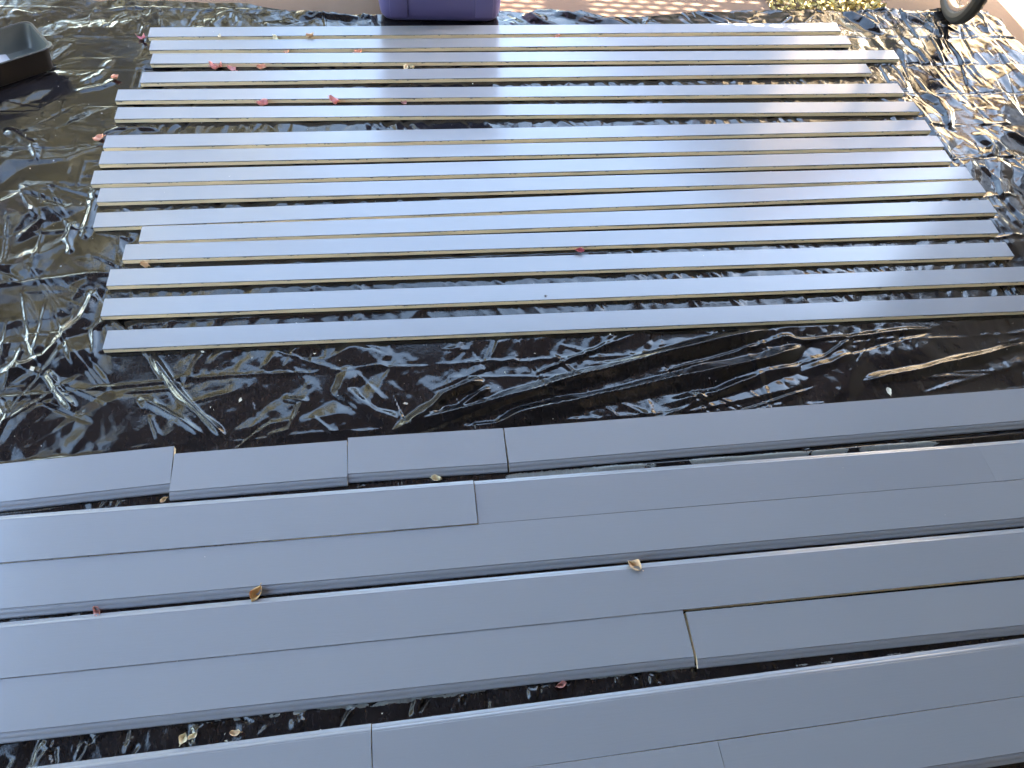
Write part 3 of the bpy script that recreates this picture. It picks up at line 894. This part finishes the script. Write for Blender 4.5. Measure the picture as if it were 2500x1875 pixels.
# ------------------------------------------------------------------ black paint tray
def paint_tray():
    root = empty("paint_tray", (-1.372, 2.520, 0.0018), (0, 0, R(34)))
    tag(root, "black paint tray coated inside with pale blue-grey paint, at the left frame edge", "paint tray")
    hx, hy, h = .165, .100, .085
    outer = [(rrect(hx - .022, hy - .018, .02), 0), (rrect(hx - .016, hy - .013, .024), .004), (rrect(hx - .002, hy - .002, .03), h - .006), (rrect(hx + .004, hy + .004, .033), h - .005),
             (rrect(hx + .005, hy + .005, .034), h - .001), (rrect(hx + .001, hy + .001, .032), h + .001), (rrect(hx - .004, hy - .004, .029), h - .001)]
    loft("tray_body", outer, mBlackPl, root, True, False)
    inner = [(rrect(hx - .0035, hy - .0035, .0292), h - .0008), (rrect(hx - .006, hy - .006, .028), h - .010), (rrect(hx - .026, hy - .018, .022), .016), (rrect(hx - .036, hy - .026, .016), .008)]
    loft("paint_coat", inner, mTrayPaint, root, False, True)
    bm = bmesh.new()
    x0, x1 = -hx + .02, .045
    pts = [(x0, h - .024), (x1, .0095), (x1, .0085), (x0, .0085)]
    for s in (-1, 1): pass
    A = [bm.verts.new((x, -hy + .0235, z)) for x, z in pts]
    B = [bm.verts.new((x, hy - .0235, z)) for x, z in pts]
    for j in range(4): bm.faces.new((A[j], A[(j + 1) % 4], B[(j + 1) % 4], B[j]))
    bm.faces.new(A[::-1]); bm.faces.new(B)
    bmesh.ops.recalc_face_normals(bm, faces=bm.faces[:])
    bm_obj("roller_ramp", bm, simple("pale_lilac_paint", (.30, .31, .345), .4, .08, 30, bmp=.3, bscale=90, bdist=.001), root)
    # painted lip wrapped round the near right corner
    V, F = [], []
    n = 10
    for k in range(n + 1):
        a = R(-62 + 74 * k / n)
        cx, cy, r0 = hx - .028, -hy + .028, .0335
        wdt = .0058 * math.sin(math.pi * (k + .3) / (n + .6)) + .001
        for rr_, zz in ((r0 - .003, h + .0016), (r0 + wdt, h + .0010), (r0 + wdt, h - .0085)):
            V.append((cx + rr_ * math.cos(a), cy + rr_ * math.sin(a), zz))
    for k in range(n):
        for j in range(2):
            a0 = k * 3 + j
            F.append((a0, a0 + 3, a0 + 4, a0 + 1))
    mesh_obj("corner_lip", V, F, mTrayPaint, root, smooth=50)
paint_tray()

# ------------------------------------------------------------------ bicycle
def bicycle():
    root = empty("bicycle", (2.385, 2.893, 0.003))
    root.rotation_mode = 'QUATERNION'
    th = R(75)
    ax = Vector((math.cos(th), math.sin(th), 0)); nrm = Vector((-math.sin(th), math.cos(th), 0))
    up = Vector((0, 0, 1)) * math.cos(R(10)) + nrm * math.sin(R(10))
    yv = up.cross(ax)
    root.rotation_quaternion = Matrix((ax, yv, up)).transposed().to_quaternion()
    tag(root, "bicycle parked at the top right, one black tyred wheel resting on the sheeting", "bicycle")
    Rw = .332
    def wheel(cx, nm):
        r = empty(nm, (cx, 0, Rw)); r.parent = root
        bm = bmesh.new()
        prof = []
        for k in range(20):
            a = 2 * math.pi * k / 20
            rad = .0265 * (1.0 + .035 * (k % 2))
            prof.append((rad * math.cos(a), rad * .98 * math.sin(a)))
        add_torus(bm, (0, 0, 0), Rw - .0265, prof, 120)
        bm_obj("tyre", bm, mTyre, r, smooth=25)
        bm = bmesh.new()
        add_torus(bm, (0, 0, 0), Rw - .060, [(.013, -.0145), (.013, .0145), (.006, .0145), (-.004, .010), (-.008, .0), (-.004, -.010), (.006, -.0145)], 96)
        bm_obj("rim", bm, mRim, r, smooth=35)
        bm = bmesh.new(); add_tube(bm, (0, -.038, 0), (0, .038, 0), .016, n=14)
        add_tube(bm, (0, -.033, 0), (0, -.029, 0), .028, n=18); add_tube(bm, (0, .029, 0), (0, .033, 0), .028, n=18)
        bm_obj("hub", bm, mRim, r, smooth=35)
        for k in range(28):
            a = 2 * math.pi * k / 28
            s = 1 if k % 2 else -1
            a2 = a + s * .9 * (1 if (k // 2) % 2 else -1)
            bm = bmesh.new()
            add_tube(bm, (.026 * math.cos(a2), .031 * s, .026 * math.sin(a2)), ((Rw - .066) * math.cos(a), .003 * s, (Rw - .066) * math.sin(a)), .0013, n=5, caps=False)
            bm_obj("spoke", bm, mRim, r)
    wheel(0, "front_wheel"); wheel(1.02, "rear_wheel")
    def part(nm, segs, mat, r):
        bm = bmesh.new()
        for s in segs: add_tube(bm, s[0], s[1], s[2] if len(s) > 2 else r, n=12)
        return bm_obj(nm, bm, mat, root, smooth=40)
    ht, hb = (.20, 0, .80), (.165, 0, .70)
    bb, st, ra = (.60, 0, .28), (.72, 0, .78), (1.02, 0, Rw)
    part("fork", [((0, .05, Rw), (.13, .05, .64)), ((0, -.05, Rw), (.13, -.05, .64)), ((.13, -.055, .64), (.13, .055, .64), .016), ((.13, 0, .64), hb, .017)], mFrame, .012)
    part("frame", [(ht, hb, .021), (hb, bb, .019), (ht, st, .016), (bb, st, .016), (bb, (1.02, .06, Rw), .009), (bb, (1.02, -.06, Rw), .009), (st, (1.02, .06, Rw), .008), (st, (1.02, -.06, Rw), .008)], mFrame, .016)
    part("handlebar", [(ht, (.215, 0, .88), .013), ((.215, -.30, .90), (.215, .30, .90), .012), ((.215, -.31, .90), (.23, -.20, .90), .016), ((.215, .31, .90), (.23, .20, .90), .016)], mLid, .012)
    part("seat_post", [(st, (.745, 0, .90), .013)], mRim, .013)
    part("crank", [((.60, .06, .28), (.60, .075, .12), .009), ((.60, -.06, .28), (.60, -.075, .44), .009), ((.60, -.06, .28), (.60, .06, .28), .014), ((.60, .045, .28), (.60, .05, .28), .09)], mRim, .01)
    loftpts = []
    bm = bmesh.new()
    secs = [(.60, .012, .925), (.66, .022, .93), (.74, .045, .932), (.82, .075, .935), (.865, .070, .935), (.875, .04, .932)]
    rings = []
    for (x, w, z) in secs:
        rings.append([bm.verts.new((x, w * math.cos(a), z + .022 * math.sin(a) * (1 if math.sin(a) > 0 else 1.6))) for a in [2 * math.pi * k / 12 for k in range(12)]])
    for A, B in zip(rings[:-1], rings[1:]):
        for k in range(12): bm.faces.new((A[k], A[(k + 1) % 12], B[(k + 1) % 12], B[k]))
    bm.faces.new(rings[0][::-1]); bm.faces.new(rings[-1])
    bm_obj("saddle", bm, mLid, root, smooth=60)
bicycle()

# ------------------------------------------------------------------ leaf litter in the bed
rl = np.random.RandomState(5)
n = 1500
P = np.stack([1.61 + .51 * rl.rand(n), 2.94 + .75 * rl.rand(n) ** 1.2, -.028 + .055 * rl.rand(n) ** 1.5], 1)
A = rl.normal(size=(n, 3)) * np.array([1, 1, .45]); A /= np.linalg.norm(A, axis=1)[:, None]
B = np.cross(A, rl.normal(size=(n, 3)) * np.array([.5, .5, 1])); B /= np.linalg.norm(B, axis=1)[:, None]
s = .008 + .013 * rl.rand(n, 1)
cup = np.cross(A, B) * s * .35
V = np.stack([P - A * s, P + B * s * .55 + cup, P + A * s, P - B * s * .55 + cup], 1).reshape(-1, 3)
F = []
for i in range(n): F += [(4 * i, 4 * i + 1, 4 * i + 2), (4 * i, 4 * i + 2, 4 * i + 3)]
o = mesh_obj("leaf_litter", V, F, mLitter)
tag(o, "sunlit yellow leaf litter in the planting bed beyond the sheeting", "leaf litter", kind="stuff")

# ------------------------------------------------------------------ fallen petals and leaves
def petal(x, y, z, size, col, seed, label, kind="dry_petal", cat="petal", lift=.35, group="dry petals and leaves scattered over the boards and sheeting"):
    r = random.Random(seed)
    nu, nv = 9, 7
    V, F = [], []
    curl = r.uniform(.8, 1.6); twist = r.uniform(-.7, .7); fold = r.uniform(.5, 1.1)
    ps = [r.uniform(0, 6.3) for _ in range(4)]
    for i in range(nu):
        u = i / (nu - 1)
        w = (math.sin(math.pi * min(1, u * .96 + .03)) ** .75) * (1 + .18 * math.sin(5 * u + ps[0]))
        for j in range(nv):
            v_ = j / (nv - 1) * 2 - 1
            px = (u - .5) * 2
            py = v_ * w * .62 * (1 + .14 * math.sin(9 * u + ps[1] + v_ * 2))
            pz = abs(v_) ** 1.4 * w * .55 * fold + .30 * curl * px * px + .10 * math.sin(6 * u + 4 * v_ + ps[2]) + twist * px * v_ * .35
            V.append((px * size * .5, py * size * .5, pz * size * lift))
    for i in range(nu - 1):
        for j in range(nv - 1):
            a0 = i * nv + j
            F.append((a0, a0 + 1, a0 + nv + 1, a0 + nv))
    # short stem
    b0 = len(V); L = size * .16
    for k, (sx, rz) in enumerate(((-.5 * size, .010 * size), (-.5 * size - L, .016 * size))):
        zz = V[nv // 2][2]
        for (dy, dz) in ((-1, 0), (0, 1), (1, 0), (0, -1)):
            V.append((sx, dy * .03 * size, zz + dz * .03 * size + (k * .06 * size)))
    for j in range(4): F.append((b0 + j, b0 + (j + 1) % 4, b0 + 4 + (j + 1) % 4, b0 + 4 + j))
    zmin = min(p[2] for p in V)
    V = [(p[0], p[1], p[2] - zmin + .0004) for p in V]
    o = mesh_obj(kind, V, F, mPet[col], smooth=70)
    md = o.modifiers.new("thick", 'SOLIDIFY'); md.thickness = .0004
    o.location = (x, y, z); o.rotation_euler = (r.uniform(-.25, .25), r.uniform(-.2, .2), r.uniform(0, 6.28))
    tag(o, label, cat, group)
    return o
TOPZ = BOARD_Z + BOARD_T
items = [
 (-.940, 2.722, None, .036, 'deep', "deep pink petal at the left end of the farthest narrow board", 'p'),
 (-.982, 2.136, None, .034, 'orange', "salmon pink petal touching a narrow board's left end, below the far wide gap", 'p'),
 (-.655, 2.526, None, .042, 'pink', "larger pink petal of the pair in the gap behind the fourth narrow board", 'p'),
 (-.605, 2.522, None, .036, 'pink', "pink petal beside the larger one behind the fourth narrow board", 'p'),
 (-.501, 2.522, None, .032, 'orange', "pale salmon petal to the right of the pink pair", 'p'),
 (-.661, 2.703, TOPZ - .004, .024, 'cream', "cream leaf caught on the front edge of the farthest narrow board", 'l'),
 (-.988, 2.472, None, .026, 'orange', "pale salmon petal alone on the sheeting left of the boards", 'p'),
 (-.328, 2.704, TOPZ - .004, .034, 'tan', "tan leaf standing on the front edge of the farthest board, left of the purple bin", 'l'),
 (-.460, 2.700, None, .030, 'cream', "flat cream leaf between the two farthest boards, left of the tan leaf", 'l'),
 (-.414, 2.616, None, .032, 'orange', "salmon petal between the second and third narrow boards", 'p'),
 (-.155, 2.612, None, .034, 'orange', "pale salmon petal between the second and third boards, left of the bin's reflection", 'p'),
 (.018, 2.517, None, .026, 'cream', "left one of two small cream husks in the gap below the purple bin", 'l'),
 (.044, 2.519, None, .022, 'cream', "right one of two small cream husks in the gap below the purple bin", 'l'),
 (-.483, 2.309, None, .038, 'pink', "curled pink petal in the gap in front of the fifth narrow board, left one", 'p'),
 (-.235, 2.308, None, .040, 'pink', "flat pink petal in the gap in front of the fifth narrow board, right one", 'p'),
 (.003, 2.309, None, .020, 'rose', "tiny dark rose petal in the gap below the purple bin", 'p'),
 (.618, 2.714, None, .026, 'orange', "salmon petal against the front of the farthest board, right of the bin", 'p'),
 (.502, 1.540, TOPZ + .000, .030, 'deep', "deep pink petal on the far edge of a narrow board, right of centre", 'p'),
 (-.756, 1.562, None, .026, 'tan', "small tan leaf tucked behind a narrow board near its left end", 'l'),
 (.463, .556, TOPZ - .008, .036, 'tan', "tan leaf lying on the bright moulding of the full-width board", 'l'),
 (-.375, .572, TOPZ - .014, .036, 'brown', "golden brown crumpled leaf wedged between two full-width boards", 'l'),
 (-.704, .568, TOPZ - .016, .026, 'rose', "dusky rose petal wedged between two full-width boards at the left", 'p'),
 (.027, .818, None, .026, 'cream', "cream husk in the gap below the third short board", 'l'),
 (-.606, .818, None, .018, 'tan', "small tan leaf in the corner gap of the second short board", 'l'),
 (-.500, .2985, None, .022, 'cream', "left one of two cream husks in the lower left gap", 'l'),
 (-.480, .3000, None, .018, 'cream', "right one of two cream husks in the lower left gap", 'l'),
 (-.400, .2985, None, .022, 'tan', "pale tan leaf in the lower left gap, right of the husks", 'l'),
 (.255, .322, None, .022, 'rose', "tiny red petal in the gap under the long wide board", 'p'),
 (-.975, 1.215, None, .018, 'white', "small white flake on the crumpled sheeting, left of the nearest narrow board's corner", 'f'),
 (-1.112, 1.809, None, .022, 'white', "slim white flake on the crumpled sheeting at far left", 'f'),
 (-.565, 1.245, None, .010, 'white', "tiny white flake below the left end of the nearest narrow board", 'f'),
 (-.455, 1.085, None, .012, 'white', "tiny white flake in the middle left of the bare sheeting", 'f'),
 (-.04, 1.045, None, .012, 'white', "tiny white flake in the centre of the bare sheeting", 'f'),
 (1.283, .985, None, .024, 'white', "curled white flake above the long wide board at the right", 'f'),
]
for k, (x, y, z, s_, c_, lb, t_) in enumerate(items):
    if z is None: z = tarp_z(x, y)
    nm, ct = {'p': ("dry_petal", "petal"), 'l': ("dry_leaf", "leaf"), 'f': ("dry_flake", "flake")}[t_]
    petal(x, y, z, s_, c_, 40 + k, lb, nm, ct, lift=.95 if t_ != 'f' else .5)

def fly():
    root = empty("fly", (.374, 1.372, TOPZ), (0, 0, R(70)))
    tag(root, "small black fly sitting on a narrow board right of centre", "fly")
    bm = bmesh.new()
    for (x, s_) in ((-.0022, (.0026, .0015, .0014)), (.0006, (.0018, .0014, .0014)), (.0026, (.0010, .0012, .0010))):
        bmesh.ops.create_uvsphere(bm, u_segments=10, v_segments=7, radius=1, matrix=Matrix.Translation((x, 0, .0019)) @ Matrix.Diagonal((*s_, 1)))
    bm_obj("body", bm, mFly, root, smooth=80)
    for s_ in (-1, 1):
        mesh_obj("wing", [(.0005, s_ * .0006, .003), (-.002, s_ * .0028, .0026), (-.0052, s_ * .0024, .0022), (-.0046, s_ * .0008, .0026)], [(0, 1, 2, 3)], mLid, root)
        for x in (-.001, .0006, .0020):
            bm = bmesh.new(); add_tube(bm, (x, s_ * .001, .0016), (x + .0006, s_ * .0028, .0022), .00022, n=4); add_tube(bm, (x + .0006, s_ * .0028, .0022), (x + .0002, s_ * .0042, .0001), .0002, n=4)
            bm_obj("leg", bm, mFly, root)
fly()

# grit and torn crumbs lying on the sheeting and the boards
rg_ = np.random.RandomState(8)
V, F = [], []
for k in range(420):
    x = rg_.uniform(-1.5, 2.5); y = rg_.uniform(.1, 2.88)
    on = any(abs((x - cx) * math.cos(a) + (y - cy) * math.sin(a)) < hl and abs(-(x - cx) * math.sin(a) + (y - cy) * math.cos(a)) < hw for cx, cy, a, hl, hw in rects)
    if on and rg_.rand() < .82: continue
    z = TOPZ + .0002 if on else tarp_z(x, y) + .0002
    s_ = rg_.uniform(.0006, .0022) * (.5 if on else 1)
    b0 = len(V)
    pts = rg_.normal(size=(4, 3)) * s_
    for p_ in pts: V.append((x + p_[0], y + p_[1], z + abs(p_[2]) * .6))
    F += [(b0, b0 + 1, b0 + 2), (b0, b0 + 2, b0 + 3), (b0, b0 + 3, b0 + 1), (b0 + 1, b0 + 3, b0 + 2)]
o = mesh_obj("grit", V, F, mPet['white'])
tag(o, "tiny pale crumbs of grit and torn leaf strewn over sheeting and boards", "grit", kind="stuff")
